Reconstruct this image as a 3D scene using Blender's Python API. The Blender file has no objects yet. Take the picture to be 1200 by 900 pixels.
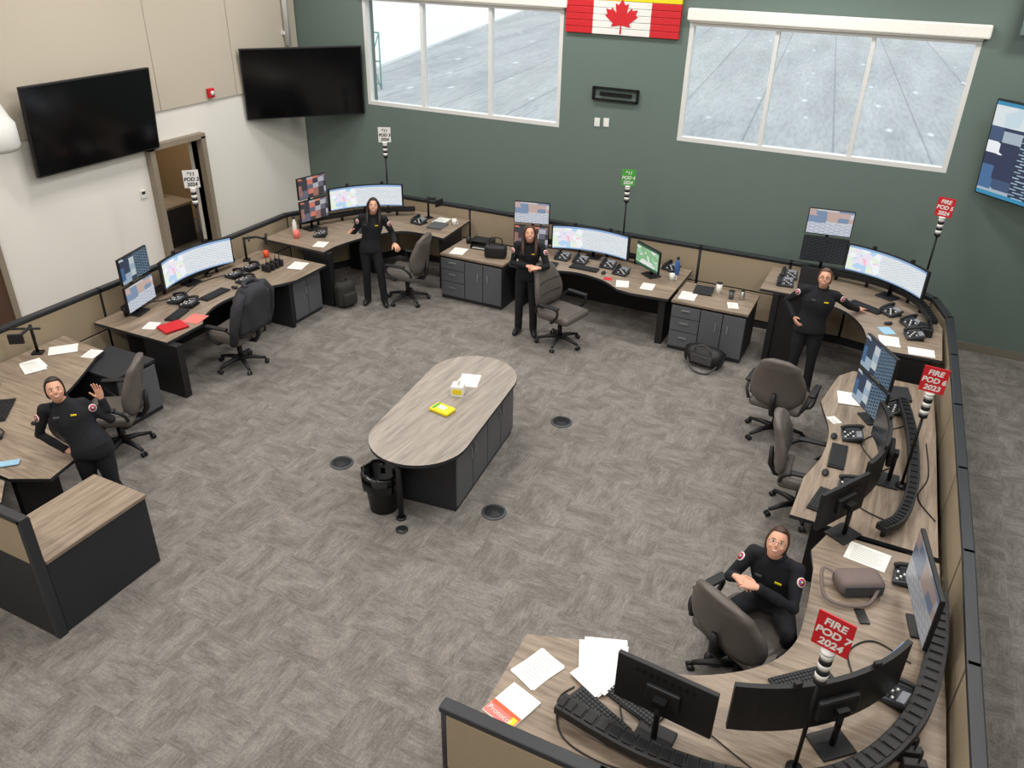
import bpy, bmesh, math, random
from mathutils import Vector, Matrix
random.seed(7)
V=Vector
# ---------------------------------------------------------------- materials
MATS={}
def newmat(name):
    m=bpy.data.materials.new(name); m.use_nodes=True; nt=m.node_tree
    return m,nt,nt.nodes["Principled BSDF"]
def node(nt,t,**k):
    n=nt.nodes.new(t)
    for a,b in k.items(): setattr(n,a,b)
    return n
def mat(name,col,rough=.6,metal=0,noise=0.08,scale=30,spec=.4,coat=0,bump=0):
    if name in MATS: return MATS[name]
    m,nt,p=newmat(name)
    p.inputs["Roughness"].default_value=rough; p.inputs["Metallic"].default_value=metal
    p.inputs["Specular IOR Level"].default_value=spec
    tc=node(nt,"ShaderNodeTexCoord"); nz=node(nt,"ShaderNodeTexNoise"); nz.inputs["Scale"].default_value=scale; nz.inputs["Detail"].default_value=4
    nt.links.new(tc.outputs["Object"],nz.inputs["Vector"])
    mx=node(nt,"ShaderNodeMix",data_type='RGBA')
    mx.inputs[6].default_value=(*[c*(1-noise) for c in col],1); mx.inputs[7].default_value=(*[min(1,c*(1+noise)) for c in col],1)
    nt.links.new(nz.outputs["Fac"],mx.inputs[0]); nt.links.new(mx.outputs[2],p.inputs["Base Color"])
    if bump:
        b=node(nt,"ShaderNodeBump"); b.inputs["Strength"].default_value=bump; b.inputs["Distance"].default_value=.01
        nt.links.new(nz.outputs["Fac"],b.inputs["Height"]); nt.links.new(b.outputs["Normal"],p.inputs["Normal"])
    MATS[name]=m; return m
def s2l(r,g,b):
    f=lambda c:(c/255/12.92 if c/255<=.04045 else ((c/255+.055)/1.055)**2.4)
    return (f(r),f(g),f(b))
def wood(name,c1,c2,ang=0):
    m,nt,p=newmat(name); p.inputs["Roughness"].default_value=.42; p.inputs["Specular IOR Level"].default_value=.4
    tc=node(nt,"ShaderNodeTexCoord"); mp=node(nt,"ShaderNodeMapping"); mp.inputs["Rotation"].default_value=(0,0,ang); 
    mp2=node(nt,"ShaderNodeMapping"); mp2.inputs["Scale"].default_value=(1.2,14,3)
    nt.links.new(tc.outputs["Object"],mp.inputs[0]); nt.links.new(mp.outputs[0],mp2.inputs[0])
    nz=node(nt,"ShaderNodeTexNoise"); nz.inputs["Scale"].default_value=1.6; nz.inputs["Detail"].default_value=8; nz.inputs["Roughness"].default_value=.65; nz.inputs["Distortion"].default_value=.6
    nt.links.new(mp2.outputs[0],nz.inputs["Vector"])
    cr=node(nt,"ShaderNodeValToRGB"); cr.color_ramp.elements[0].position=.32; cr.color_ramp.elements[1].position=.68
    cr.color_ramp.elements[0].color=(*c1,1); cr.color_ramp.elements[1].color=(*c2,1)
    nt.links.new(nz.outputs["Fac"],cr.inputs[0]); nt.links.new(cr.outputs[0],p.inputs["Base Color"])
    MATS[name]=m; return m
wood("laminate_x",s2l(112,97,83),s2l(162,145,127))
wood("laminate_y",s2l(112,97,83),s2l(162,145,127),math.pi/2)
wood("laminate_t",s2l(122,114,105),s2l(164,154,144),math.radians(100))
mat("black",s2l(28,28,30),.5); mat("blackmetal",s2l(20,20,22),.4,.3); mat("blackgloss",s2l(9,9,11),.12,spec=.5)
mat("uniform",s2l(21,22,28),.85,noise=.25,scale=14,bump=.35); mat("cabgrey",s2l(88,90,94),.45,noise=.04)
mat("jacket",s2l(50,50,55),.9,noise=.3,scale=16,bump=.4); mat("lineink",s2l(150,150,150),.8)
mat("cabdark",s2l(40,41,45),.55); mat("chair",s2l(94,87,82),.4,noise=.12,scale=20,bump=.15)
mat("beigepanel",s2l(160,144,120),.9,noise=.1,scale=90,bump=.2); mat("capgrey",s2l(44,46,50),.4)
mat("white",s2l(225,224,220),.5,noise=.02); mat("paper",s2l(236,235,230),.8,noise=.02); mat("red",s2l(196,28,38),.5)
mat("yellow",s2l(232,208,30),.5); mat("green",s2l(70,160,60),.5); mat("skin",s2l(214,160,134),.5,noise=.05); mat("lips",s2l(180,88,86),.4)
mat("hair1",s2l(38,26,22),.45,noise=.3,scale=60); mat("hair2",s2l(66,42,30),.45,noise=.3,scale=60); mat("hair3",s2l(92,60,42),.45,noise=.3,scale=60)
mat("eye",s2l(240,238,235),.2); mat("iris",s2l(40,28,22),.2); mat("silver",s2l(190,190,192),.3,.8); mat("teeth",s2l(240,238,232),.3)
mat("blue",s2l(60,100,170),.5); mat("pink",s2l(236,120,110),.5); mat("greyfab",s2l(70,68,70),.9,noise=.2,bump=.4); mat("olive",s2l(46,46,42),.9,noise=.2,bump=.4)
mat("phone",s2l(52,54,60),.4); mat("keys",s2l(34,35,38),.5); mat("orange",s2l(225,90,50),.5); mat("lightblue",s2l(150,190,215),.8); mat("cup",s2l(235,232,225),.5)
mat("purse",s2l(110,96,92),.6); mat("outframe",s2l(215,215,213),.4,noise=.02); mat("tan",s2l(168,142,106),.9); mat("jamb",s2l(140,128,112),.6); mat("doorwood",s2l(84,62,48),.5)
def screen(name,kind,st=1.1):
    m,nt,p=newmat(name); L=nt.links.new
    uv=node(nt,"ShaderNodeUVMap"); sp=node(nt,"ShaderNodeSeparateXYZ"); L(uv.outputs[0],sp.inputs[0])
    def ramp(src,els,interp='CONSTANT'):
        r=node(nt,"ShaderNodeValToRGB"); r.color_ramp.interpolation=interp; e=r.color_ramp.elements
        while len(e)<len(els): e.new(.5)
        for i,(po,c) in enumerate(els): e[i].position=po; e[i].color=(*c,1)
        L(src,r.inputs[0]); return r.outputs[0]
    def mapped(sc):
        mp=node(nt,"ShaderNodeMapping"); mp.inputs["Scale"].default_value=sc; L(uv.outputs[0],mp.inputs[0]); return mp.outputs[0]
    def mix(f,a,b):
        x=node(nt,"ShaderNodeMix",data_type='RGBA')
        if hasattr(f,'links'): L(f,x.inputs[0])
        else: x.inputs[0].default_value=f
        for s,i in ((a,6),(b,7)):
            if isinstance(s,tuple): x.inputs[i].default_value=(*s,1)
            else: L(s,x.inputs[i])
        return x.outputs[2]
    def text(bg,fg,rows,cols):
        b=node(nt,"ShaderNodeTexBrick"); b.inputs["Scale"].default_value=1; b.inputs["Mortar Size"].default_value=.28
        b.inputs["Brick Width"].default_value=1.6; b.inputs["Row Height"].default_value=.8; b.inputs["Bias"].default_value=-.2
        b.inputs["Color1"].default_value=(*fg,1); b.inputs["Color2"].default_value=(*[ (x+y)/2 for x,y in zip(fg,bg)],1); b.inputs["Mortar"].default_value=(*bg,1)
        L(mapped((cols,rows,1)),b.inputs[0]); return b.outputs[0]
    def mp_(cols,sc,cheb=False):
        v=node(nt,"ShaderNodeTexVoronoi"); v.inputs["Scale"].default_value=1
        if cheb: v.distance='CHEBYCHEV'; v.inputs["Randomness"].default_value=.25
        L(mapped(sc),v.inputs[0])
        s=node(nt,"ShaderNodeSeparateColor"); L(v.outputs["Color"],s.inputs[0])
        return ramp(s.outputs[0],cols)
    W=(.75,.78,.8)
    if kind=="wide":
        a=mp_([(0,(.8,.75,.85)),(.3,(.75,.85,.7)),(.5,(.9,.5,.6)),(.62,(.85,.88,.9)),(.8,(.45,.65,.85))],(14,5,1))
        b=text(W,(.3,.4,.5),16,26)
        f=ramp(sp.outputs[0],[(0,(0,0,0)),(.38,(1,1,1))]); c=mix(f,a,b)
        f2=ramp(sp.outputs[1],[(0,(1,1,1)),(.05,(0,0,0)),(.92,(1,1,1))]); c=mix(f2,c,(.25,.4,.65))
    elif kind=="photos":
        c=mp_([(0,(.03,.03,.04)),(.3,(.25,.12,.1)),(.5,(.1,.1,.14)),(.7,(.35,.35,.38)),(.85,(.5,.15,.1))],(5,4,1),True)
    elif kind=="dark":
        c=text((.006,.007,.009),(.03,.05,.07),12,9)
    elif kind=="blue":
        a=mp_([(0,(.02,.04,.08)),(.3,(.04,.12,.25)),(.55,(.3,.4,.5)),(.7,(.03,.05,.1)),(.85,(.5,.55,.58))],(5,4,1),True)
        b=text((.02,.04,.08),(.25,.4,.5),14,10); f=ramp(sp.outputs[0],[(0,(0,0,0)),(.5,(1,1,1))]); c=mix(f,a,b)
    elif kind=="tv":
        a=mp_([(0,(.02,.03,.07)),(.3,(.05,.12,.25)),(.45,(.3,.36,.42)),(.62,(.04,.07,.14)),(.80,(.65,.68,.72))],(7,8,1),True)
        t=text((.02,.03,.06),(.35,.5,.62),26,14)
        f0=ramp(sp.outputs[0],[(0,(0,0,0)),(.22,(1,1,1)),(.38,(0,0,0)),(.7,(1,1,1))]); a=mix(f0,a,t)
        g=mp_([(0,(.55,.6,.62)),(.5,(.45,.55,.6)),(.8,(.6,.58,.5))],(5,9,1))
        f=ramp(sp.outputs[1],[(0,(0,0,0)),(.74,(1,1,1))]); c=mix(f,a,g)
        f2=ramp(sp.outputs[1],[(0,(1,1,1)),(.04,(0,0,0)),(.96,(1,1,1))]); c=mix(f2,c,(.03,.2,.35))
    elif kind=="grid":
        a=text((.6,.62,.66),(.2,.3,.5),12,7); b=mp_([(0,(.2,.28,.42)),(.5,(.6,.62,.65)),(.75,(.55,.4,.36))],(4,5,1),True)
        f=ramp(sp.outputs[1],[(0,(0,0,0)),(.45,(1,1,1))]); c=mix(f,a,b)
    elif kind=="mapgreen":
        c=mp_([(0,(.25,.5,.25)),(.4,(.7,.78,.7)),(.65,(.35,.6,.4)),(.85,(.8,.8,.75))],(5,5,1))
        f2=ramp(sp.outputs[1],[(0,(1,1,1)),(.12,(0,0,0)),(.9,(1,1,1))]); c=mix(f2,c,(.02,.1,.05))
    p.inputs["Base Color"].default_value=(.02,.02,.02,1); p.inputs["Roughness"].default_value=.25
    L(c,p.inputs["Emission Color"]); p.inputs["Emission Strength"].default_value=st; MATS[name]=m
screen("scr_wide","wide",1.0); screen("scr_photos","photos",1.1); screen("scr_dark","dark",.8); screen("scr_blue","blue",.9); screen("scr_tv","tv",1.2); screen("scr_grid","grid",.9); screen("scr_dimgrid","grid",.35); screen("scr_map","mapgreen",.9)

# ---------------------------------------------------------------- mesh builder
class B:
    def __init__(s,name): s.name=name; s.v=[]; s.f=[]; s.mi=[]; s.uv=[]; s.mats=[]; s.sm=[]
    def m(s,n):
        if n not in s.mats: s.mats.append(n)
        return s.mats.index(n)
    def add(s,vs,fs,mt,M=None,uvs=None,smooth=False):
        o=len(s.v); s.v+= [ (M@V(v) if M else V(v)) for v in vs]; k=s.m(mt)
        for i,f in enumerate(fs):
            s.f.append([o+j for j in f]); s.mi.append(k); s.sm.append(smooth)
            s.uv.append(uvs[i] if uvs else [(0,0)]*len(f))
        return s
    def box(s,c,sz,mt,rz=0,bev=0,R=None,seg=2):
        M=Matrix.Translation(V(c))@(R if R else Matrix.Rotation(rz,4,'Z'))
        if not bev:
            x,y,z=[a/2 for a in sz]
            vs=[(-x,-y,-z),(x,-y,-z),(x,y,-z),(-x,y,-z),(-x,-y,z),(x,-y,z),(x,y,z),(-x,y,z)]
            return s.add(vs,[(0,3,2,1),(4,5,6,7),(0,1,5,4),(1,2,6,5),(2,3,7,6),(3,0,4,7)],mt,M)
        bm=bmesh.new(); bmesh.ops.create_cube(bm,size=1); bmesh.ops.scale(bm,vec=sz,verts=bm.verts)
        bmesh.ops.bevel(bm,geom=bm.edges[:],offset=min(bev,min(sz)*.49),segments=seg,affect='EDGES',profile=.5)
        bm.verts.index_update(); vs=[v.co.copy() for v in bm.verts]; fs=[[v.index for v in f.verts] for f in bm.faces]; bm.free()
        return s.add(vs,fs,mt,M,smooth=True if seg>2 else False)
    def loft(s,rings,mt,smooth=True,cap=True,M=None):
        n=len(rings[0]); vs=[p for r in rings for p in r]; fs=[]
        for i in range(len(rings)-1):
            for j in range(n):
                a=i*n+j;b=i*n+(j+1)%n; fs.append((a,b,b+n,a+n))
        if cap: fs.append(tuple(range(n))[::-1]); fs.append(tuple((len(rings)-1)*n+j for j in range(n)))
        return s.add(vs,fs,mt,M,smooth=smooth)
    def cyl(s,p0,p1,r0,mt,r1=None,n=16,smooth=True):
        return s.tube([p0,p1],[r0,r0 if r1 is None else r1],mt,n,smooth)
    def tube(s,path,rad,mt,n=10,smooth=True,M=None,flat=1,hint=None):
        P=[V(p) for p in path]; rings=[]; up=None
        if not isinstance(rad,(list,tuple)): rad=[rad]*len(P)
        for i,p in enumerate(P):
            t=(P[min(i+1,len(P)-1)]-P[max(i-1,0)]).normalized()
            if up is None:
                h=V(hint) if hint else (V((0,0,1)) if abs(t.z)<.9 else V((1,0,0)))
                up=(h-t*h.dot(t)).normalized()
            else:
                up=(up-t*up.dot(t)).normalized()
            sd=t.cross(up)
            rings.append([p+sd*(rad[i]*math.cos(a))+up*(rad[i]*flat*math.sin(a)) for a in [2*math.pi*j/n for j in range(n)]])
        return s.loft(rings,mt,smooth,True,M)
    def ell(s,c,r,mt,M=None,n=16,k=10,fn=None):
        rings=[]
        for i in range(k+1):
            la=-math.pi/2+math.pi*i/k; cl=max(math.cos(la),.02); ring=[]
            for j in range(n):
                a=2*math.pi*j/n; d=V((cl*math.cos(a),cl*math.sin(a),math.sin(la)))
                if fn: d=fn(d)
                ring.append(V(c)+V((d.x*r[0],d.y*r[1],d.z*r[2])))
            rings.append(ring)
        return s.loft(rings,mt,True,True,M)
    def poly(s,pts,z0,z1,mt,mside=None):
        n=len(pts)
        ar=sum(pts[i][0]*pts[(i+1)%n][1]-pts[(i+1)%n][0]*pts[i][1] for i in range(n))
        if ar<0: pts=pts[::-1]
        vs=[(p[0],p[1],z0) for p in pts]+[(p[0],p[1],z1) for p in pts]
        s.add(vs,[tuple(range(n,2*n)),tuple(range(n))[::-1]],mt)
        s.add(vs,[(i,(i+1)%n,(i+1)%n+n,i+n) for i in range(n)],mside or mt); return s
    def obj(s,loc=(0,0,0),rz=0,world=False,parent=None,R=None):
        if world:
            xs=[v.x for v in s.v];ys=[v.y for v in s.v];zs=[v.z for v in s.v]
            c=V(((min(xs)+max(xs))/2,(min(ys)+max(ys))/2,min(zs))); s.v=[v-c for v in s.v]; loc=c
        me=bpy.data.meshes.new(s.name); me.from_pydata([tuple(v) for v in s.v],[],s.f)
        for n in s.mats: me.materials.append(MATS[n])
        for i,p in enumerate(me.polygons): p.material_index=s.mi[i]; p.use_smooth=s.sm[i]
        ul=me.uv_layers.new(name="UVMap"); k=0
        for u in s.uv:
            for q in u: ul.data[k].uv=q; k+=1
        me.update()
        o=bpy.data.objects.new(s.name,me); bpy.context.collection.objects.link(o); o.location=loc
        if R: o.rotation_euler=R.to_euler()
        else: o.rotation_euler=(0,0,rz)
        if parent: o.parent=parent
        return o
def face_rz(dx,dy): return math.atan2(dy,dx)-math.pi/2
def crom(pts,n=6):
    out=[];P=[pts[0]]+list(pts)+[pts[-1]]
    for i in range(1,len(P)-2):
        for k in range(n):
            t=k/n; r=[]
            for c in range(len(P[0])):
                a,b,d,e=P[i-1][c],P[i][c],P[i+1][c],P[i+2][c]
                r.append(.5*((2*b)+(-a+d)*t+(2*a-5*b+4*d-e)*t*t+(-a+3*b-3*d+e)*t**3))
            out.append(tuple(r))
    out.append(tuple(pts[-1])); return out

# ---------------------------------------------------------------- camera
ya,th,ro=math.radians(25.70),math.radians(29.27),math.radians(-1.27)
F=V((-math.sin(ya)*math.cos(th),math.cos(ya)*math.cos(th),-math.sin(th))); Rr=V((math.cos(ya),math.sin(ya),0)); Dn=F.cross(Rr)
R1=Rr*math.cos(ro)+Dn*math.sin(ro); R2=-Rr*math.sin(ro)+Dn*math.cos(ro)
cam=bpy.data.cameras.new("camera"); co=bpy.data.objects.new("camera",cam); bpy.context.collection.objects.link(co)
cam.lens=28.5; cam.sensor_width=36; cam.clip_start=.05
co.matrix_world=Matrix(((R1.x,-R2.x,-F.x,0),(R1.y,-R2.y,-F.y,0),(R1.z,-R2.z,-F.z,5.126),(0,0,0,1)))
bpy.context.scene.camera=co

# ---------------------------------------------------------------- room
XL,YB,XR,YF,ZC=-10.25,12.21,3.6,-2.5,6.0
m,nt,p=newmat("carpet"); MATS["carpet"]=m; L=nt.links.new; p.inputs["Roughness"].default_value=.95; p.inputs["Specular IOR Level"].default_value=.1
tc=node(nt,"ShaderNodeTexCoord"); ch=node(nt,"ShaderNodeTexChecker"); ch.inputs["Scale"].default_value=2.0
rot=node(nt,"ShaderNodeMapping"); L(tc.outputs["Object"],rot.inputs[0]); L(rot.outputs[0],ch.inputs["Vector"])
def st(sc,s,det=3):
    mp=node(nt,"ShaderNodeMapping"); mp.inputs["Scale"].default_value=sc; L(rot.outputs[0],mp.inputs[0])
    n=node(nt,"ShaderNodeTexNoise"); n.inputs["Scale"].default_value=s; n.inputs["Detail"].default_value=det; L(mp.outputs[0],n.inputs["Vector"]); return n.outputs["Fac"]
def cramp(src,p0,c0,p1,c1):
    r=node(nt,"ShaderNodeValToRGB"); e=r.color_ramp.elements; e[0].position=p0; e[0].color=(*c0,1); e[1].position=p1; e[1].color=(*c1,1); L(src,r.inputs[0]); return r.outputs[0]
def mul(a,b):
    q=node(nt,"ShaderNodeMix",data_type='RGBA',blend_type='MULTIPLY'); q.inputs[0].default_value=1; L(a,q.inputs[6]); L(b,q.inputs[7]); return q.outputs[2]
def swap(a,b):
    q=node(nt,"ShaderNodeMix"); L(ch.outputs["Fac"],q.inputs[0]); L(a,q.inputs[2]); L(b,q.inputs[3]); return q.outputs[0]
big=swap(st((1,2.6,1),3.4,2),st((2.6,1,1),3.4,2)); lines=swap(st((1,6,1),9,2),st((6,1,1),9,2))
c=cramp(big,.36,s2l(117,112,107),.64,s2l(136,131,126)); c=mul(c,cramp(lines,.38,(.86,.86,.86),.62,(1.07,1.07,1.07))); c=mul(c,cramp(st((1,1,1),75),.35,(.80,.80,.80),.65,(1.08,1.08,1.08)))
L(c,p.inputs["Base Color"])
b_=B("floor"); b_.box(((XL+XR)/2-.0,(YF+YB)/2,-.05),(XR-XL+.4,YB-YF+.4,.1),"carpet"); b_.obj(world=True)
mat("wallwhite",s2l(230,226,219),.8,noise=.015); mat("wallbeige",s2l(192,182,166),.9,noise=.05,scale=120,bump=.1); mat("wallgreen",s2l(100,115,108),.8,noise=.03,scale=6)
mat("base",s2l(120,112,100),.6); mat("ceil",s2l(225,225,222),.9)
w=B("wall_left"); T=.2
def lw(y0,y1,z0,z1,mt,t=T,off=0): w.box((XL-T/2+off,(y0+y1)/2,(z0+z1)/2),(t,y1-y0,z1-z0),mt)
lw(YF,8.62,0,2.64,"wallwhite"); lw(9.55,YB,0,2.64,"wallwhite"); lw(8.62,9.55,2.15,2.64,"wallwhite"); lw(YF,YB,2.64,ZC,"wallwhite")
w.obj(world=True)
pn=B("acoustic_wall_panel")
ys=[YF,.5,3.4,6.3,8.95,10.55,YB-.02]
for i in range(len(ys)-1):
    for z0,z1 in ((2.66,4.4),(4.42,ZC-.02)): pn.box((XL+.015,(ys[i]+ys[i+1])/2,(z0+z1)/2),(.03,ys[i+1]-ys[i]-.012,z1-z0),"wallbeige",bev=.004)
pn.obj(world=True)
w=B("wall_back")
W1=(-8.80,-5.15,2.40,4.12); W2=(-3.23,.44,2.42,4.06)
def bw(x0,x1,z0,z1): w.box(((x0+x1)/2,YB+.15,(z0+z1)/2),(x1-x0,.3,z1-z0),"wallgreen")
bw(XL-.2,XR+.2,0,2.40); bw(XL-.2,XR+.2,4.12,ZC); bw(XL-.2,W1[0],2.40,4.12); bw(W1[1],W2[0],2.40,4.12); bw(W2[1],XR+.2,2.40,4.12)
bw(W2[0],W2[1],2.40,2.42); bw(W2[0],W2[1],4.06,4.12); w.obj(world=True)
m,nt,p=newmat("glass"); MATS["glass"]=m; nt.nodes.remove(p); o=nt.nodes["Material Output"]; t=node(nt,"ShaderNodeBsdfTransparent"); g=node(nt,"ShaderNodeBsdfGlossy"); g.inputs["Roughness"].default_value=.05
t.inputs[0].default_value=(.92,.94,.94,1); x=node(nt,"ShaderNodeMixShader"); x.inputs[0].default_value=.05; nt.links.new(t.outputs[0],x.inputs[1]); nt.links.new(g.outputs[0],x.inputs[2]); nt.links.new(x.outputs[0],o.inputs[0])
for k,(W,mul_) in enumerate(((W1,(-7.66,-6.40)),(W2,(-2.02,-.80)))):
    b=B("window_%d"%(k+1)); x0,x1,z0,z1=W; fw=.06; y=YB+.06
    b.box(((x0+x1)/2,y,z0+fw/2),(x1-x0,.12,fw),"outframe"); b.box(((x0+x1)/2,y,z1-fw/2),(x1-x0,.12,fw),"outframe")
    for xx in (x0+fw/2,x1-fw/2): b.box((xx,y,(z0+z1)/2),(fw,.118,z1-z0),"outframe")
    for xx in mul_: b.box((xx,y,(z0+z1)/2),(.055,.1,z1-z0-2*fw),"outframe")
    b.box(((x0+x1)/2,y+.02,(z0+z1)/2),(x1-x0-.1,.008,z1-z0-.1),"glass")
    b.obj(world=True)
    b=B("roller_blind"); b.box(((x0+x1)/2+.02,YB-.05,z1+.09),(x1-x0+.10,.09,.16),"cup",bev=.02)
    b.cyl((x0,YB-.05,z1+.0),(x1,YB-.05,z1+.0),.014,"cup"); b.obj(world=True)
w=B("wall_right"); w.box((XR+.1,(YF+YB)/2,ZC/2),(.2,YB-YF,ZC),"wallgreen"); w.obj(world=True)
w=B("wall_front"); w.box(((XL+XR)/2,YF-.1,ZC/2),(XR-XL+.4,.2,ZC),"wallwhite"); w.obj(world=True)
w=B("ceiling"); w.box(((XL+XR)/2,(YF+YB)/2,ZC+.05),(XR-XL+.4,YB-YF+.6,.1),"ceil"); w.obj(world=True)
b=B("baseboard_back"); b.box(((XL+XR)/2,YB-.008,.06),(XR-XL-.06,.016,.12),"base"); b.obj(world=True)
b=B("baseboard_left"); b.box((XL+.008,(YF+4.9)/2,.06),(.016,4.9-YF,.12),"base"); b.box((XL+.008,(6.0+8.5)/2,.06),(.016,2.5,.12),"base"); b.box((XL+.008,(9.67+YB)/2,.06),(.016,YB-9.67-.03,.12),"base"); b.obj(world=True)
b=B("trim_1")
for yy in (8.575,9.595): b.box((XL+.0,yy,1.09),(.24,.09,2.18),"jamb")
b.box((XL,9.085,2.19),(.24,1.11,.08),"jamb"); b.obj(world=True)
b=B("door_1"); b.box((XL+.025,5.45,1.05),(.04,.95,2.1),"doorwood"); b.box((XL+.035,5.965,1.09),(.06,.08,2.18),"jamb"); b.box((XL+.035,4.935,1.09),(.06,.08,2.18),"jamb"); b.box((XL+.035,5.45,2.15),(.06,1.1,.08),"jamb")
b.cyl((XL+.04,5.05,1.0),(XL+.09,5.05,1.0),.012,"silver"); b.cyl((XL+.09,5.05,1.0),(XL+.09,5.17,1.0),.012,"silver"); b.obj(world=True)
b=B("side_room"); b.box((-11.97,9.6,-.05),(3.0,3.6,.1),"carpet"); b.box((-13.4,9.6,1.3),(.1,3.6,2.6),"tan"); b.box((-11.97,11.35,1.3),(3.0,.1,2.6),"tan"); b.box((-11.97,7.85,1.3),(3.0,.1,2.6),"tan"); b.box((-11.97,9.6,2.65),(3.0,3.6,.1),"ceil"); b.obj(world=True)
b=B("side_table"); b.box((-12.2,10.1,.72),(1.4,.7,.04),"laminate_x"); 
for dx in (-.62,.62): b.box((-12.2+dx,10.1,.35),(.06,.6,.7),"cabdark")
b.box((-12.2,10.4,.4),(1.2,.03,.5),"cabdark"); b.box((-12.3,10.2,.95),(.5,.05,.34),"black"); b.box((-12.3,10.2,.76),(.2,.15,.03),"black"); b.obj(world=True)
b=B("column_duct"); b.box((1.05,YB-.1,5.0),(.5,.2,1.7),"wallgreen"); b.obj(world=True)
b=B("wall_pipe"); b.cyl((XL+.1,YB-.35,3.3),(XL+.1,YB-.35,ZC),.05,"white"); b.box((XL+.05,YB-.35,3.5),(.08,.14,.05),"white");b.obj(world=True)
b=B("wall_duct"); b.tube([(-9.95,6.2,2.66),(-9.95,6.2,2.72),(-9.95,6.2,2.98),(-9.95,6.2,3.0),(-9.98,6.15,3.2),(-10.02,6.0,4.4)],[.2,.24,.24,.2,.19,.16],"white",24); b.obj(world=True)
fl=B("canada_flag_wall_banner"); y=YB-.03; zb,zt=3.81,4.62; x0,x1=-5.10,-3.36
for i in range(9):
    za=zb+i*(.09)
    for (a,c,mt) in ((x0,x0+.43,"red"),(x0+.43,x1-.43,"white"),(x1-.43,x1,"red")):
        if i==5: mt="yellow"
        if i>5: mt="red"
        fl.box(((a+c)/2,y,za+.045),(c-a,.05,.086),mt,bev=.006)
leaf=[(0,-.5),(.03,-.5),(.02,-.25),(.3,-.3),(.25,-.2),(.5,.02),(.43,.06),(.48,.22),(.33,.18),(.3,.26),(.16,.1),(.2,.38),(.1,.33),(0,.5)]
leaf=leaf+[(-x,z) for x,z in leaf[::-1][1:-1]]+[(-.03,-.5)]
n=len(leaf); sc=.5
fl.add([((x0+x1)/2+x*sc,y-.032,4.06+z*sc*.92) for x,z in leaf],[tuple(range(n))],"red"); fl.obj(world=True)
b=B("wall_mount_bracket"); cx,cz=-4.24,2.98
for dz in (-.085,.085): b.box((cx,YB-.03,cz+dz),(.72,.05,.025),"blackmetal")
for dx in (-.35,.35): b.box((cx+dx,YB-.03,cz),(.03,.05,.19),"blackmetal")
b.box((cx,YB-.02,cz),(.5,.03,.05),"blackmetal"); b.obj(world=True)
for i,(x,z) in enumerate(((-4.51,2.55),(-4.36,2.56),(.72,.52),(.85,.52))):
    b=B("wall_outlet"); b.box((x,YB-.008,z),(.09,.014,.13),"white",bev=.004); b.box((x,YB-.017,z+.025),(.03,.004,.03),"cup"); b.box((x,YB-.017,z-.025),(.03,.004,.03),"cup"); b.obj(world=True)
b=B("fire_alarm"); b.box((XL+.06,9.95,2.78),(.06,.12,.14),"red",bev=.01); b.cyl((XL+.09,9.95,2.78),(XL+.11,9.95,2.78),.035,"white"); b.obj(world=True)
b=B("wall_thermostat"); b.box((XL+.012,8.35,1.55),(.022,.1,.12),"white",bev=.005); b.box((XL+.025,8.35,1.57),(.004,.06,.04),"capgrey"); b.obj(world=True)
def tv(name,c,d,scr,w=2.0,h=1.13,tilt=4,wall=.1):
    b=B(name)
    b.box((0,0,0),(w,.05,h),"black",bev=.008); s=.02
    b.add([(-w/2+s,.0265,-h/2+s),(w/2-s,.0265,-h/2+s),(w/2-s,.0265,h/2-s),(-w/2+s,.0265,h/2-s)],[(1,0,3,2)],scr,uvs=[[(0,0),(1,0),(1,1),(0,1)]])
    b.box((0,-.06,0),(.6,.1,.45),"blackmetal",bev=.01); b.box((0,-wall/2-.05,0),(.3,wall,.3),"blackmetal"); 
    return b.obj(c,R=Matrix.Rotation(face_rz(*d),4,'Z')@Matrix.Rotation(math.radians(-tilt),4,'X'))
tv("wall_television",(-10.06,7.68,2.76),(1,0),"blackgloss")
tv("wall_television",(-9.52,11.42,2.80),(.745,-.667),"blackgloss",wall=.35)
tv("wall_television",(1.59,11.37,2.84),(-.67,-.74),"scr_tv",w=2.1,h=1.18,wall=.6)
# exterior
m,nt,p=newmat("outground"); MATS["outground"]=m; L=nt.links.new; p.inputs["Roughness"].default_value=.9
tc=node(nt,"ShaderNodeTexCoord"); rot=node(nt,"ShaderNodeMapping"); rot.inputs["Rotation"].default_value=(0,0,-.12); L(tc.outputs["Object"],rot.inputs[0])
br=node(nt,"ShaderNodeTexBrick"); br.inputs["Scale"].default_value=.5; br.inputs["Mortar Size"].default_value=.018; br.offset=0
br.inputs["Color1"].default_value=(.45,.465,.47,1); br.inputs["Color2"].default_value=(.42,.435,.445,1); br.inputs["Mortar"].default_value=(.3,.315,.33,1); br.inputs["Brick Width"].default_value=1.3; br.inputs["Row Height"].default_value=30.0
L(rot.outputs[0],br.inputs[0])
c=br.outputs[0]; c=mul(c,cramp(st((1,.12,1),.9,3),.36,(.88,.89,.9),.64,(1.1,1.1,1.1))); c=mul(c,cramp(st((1,.12,1),9,4),.36,(.86,.87,.88),.6,(1.05,1.05,1.05)))
mpv=node(nt,"ShaderNodeMapping"); mpv.inputs["Scale"].default_value=(.75,.25,1); L(rot.outputs[0],mpv.inputs[0])
vv=node(nt,"ShaderNodeTexVoronoi"); vv.inputs["Scale"].default_value=1.0; vv.inputs["Randomness"].default_value=.45; L(mpv.outputs[0],vv.inputs[0]); vr=cramp(vv.outputs["Distance"],.04,(1,1,1),.10,(0,0,0))
m2=node(nt,"ShaderNodeMix",data_type='RGBA'); L(vr,m2.inputs[0]); L(c,m2.inputs[6]); m2.inputs[7].default_value=(.68,.71,.73,1); L(m2.outputs[2],p.inputs["Base Color"])
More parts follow.
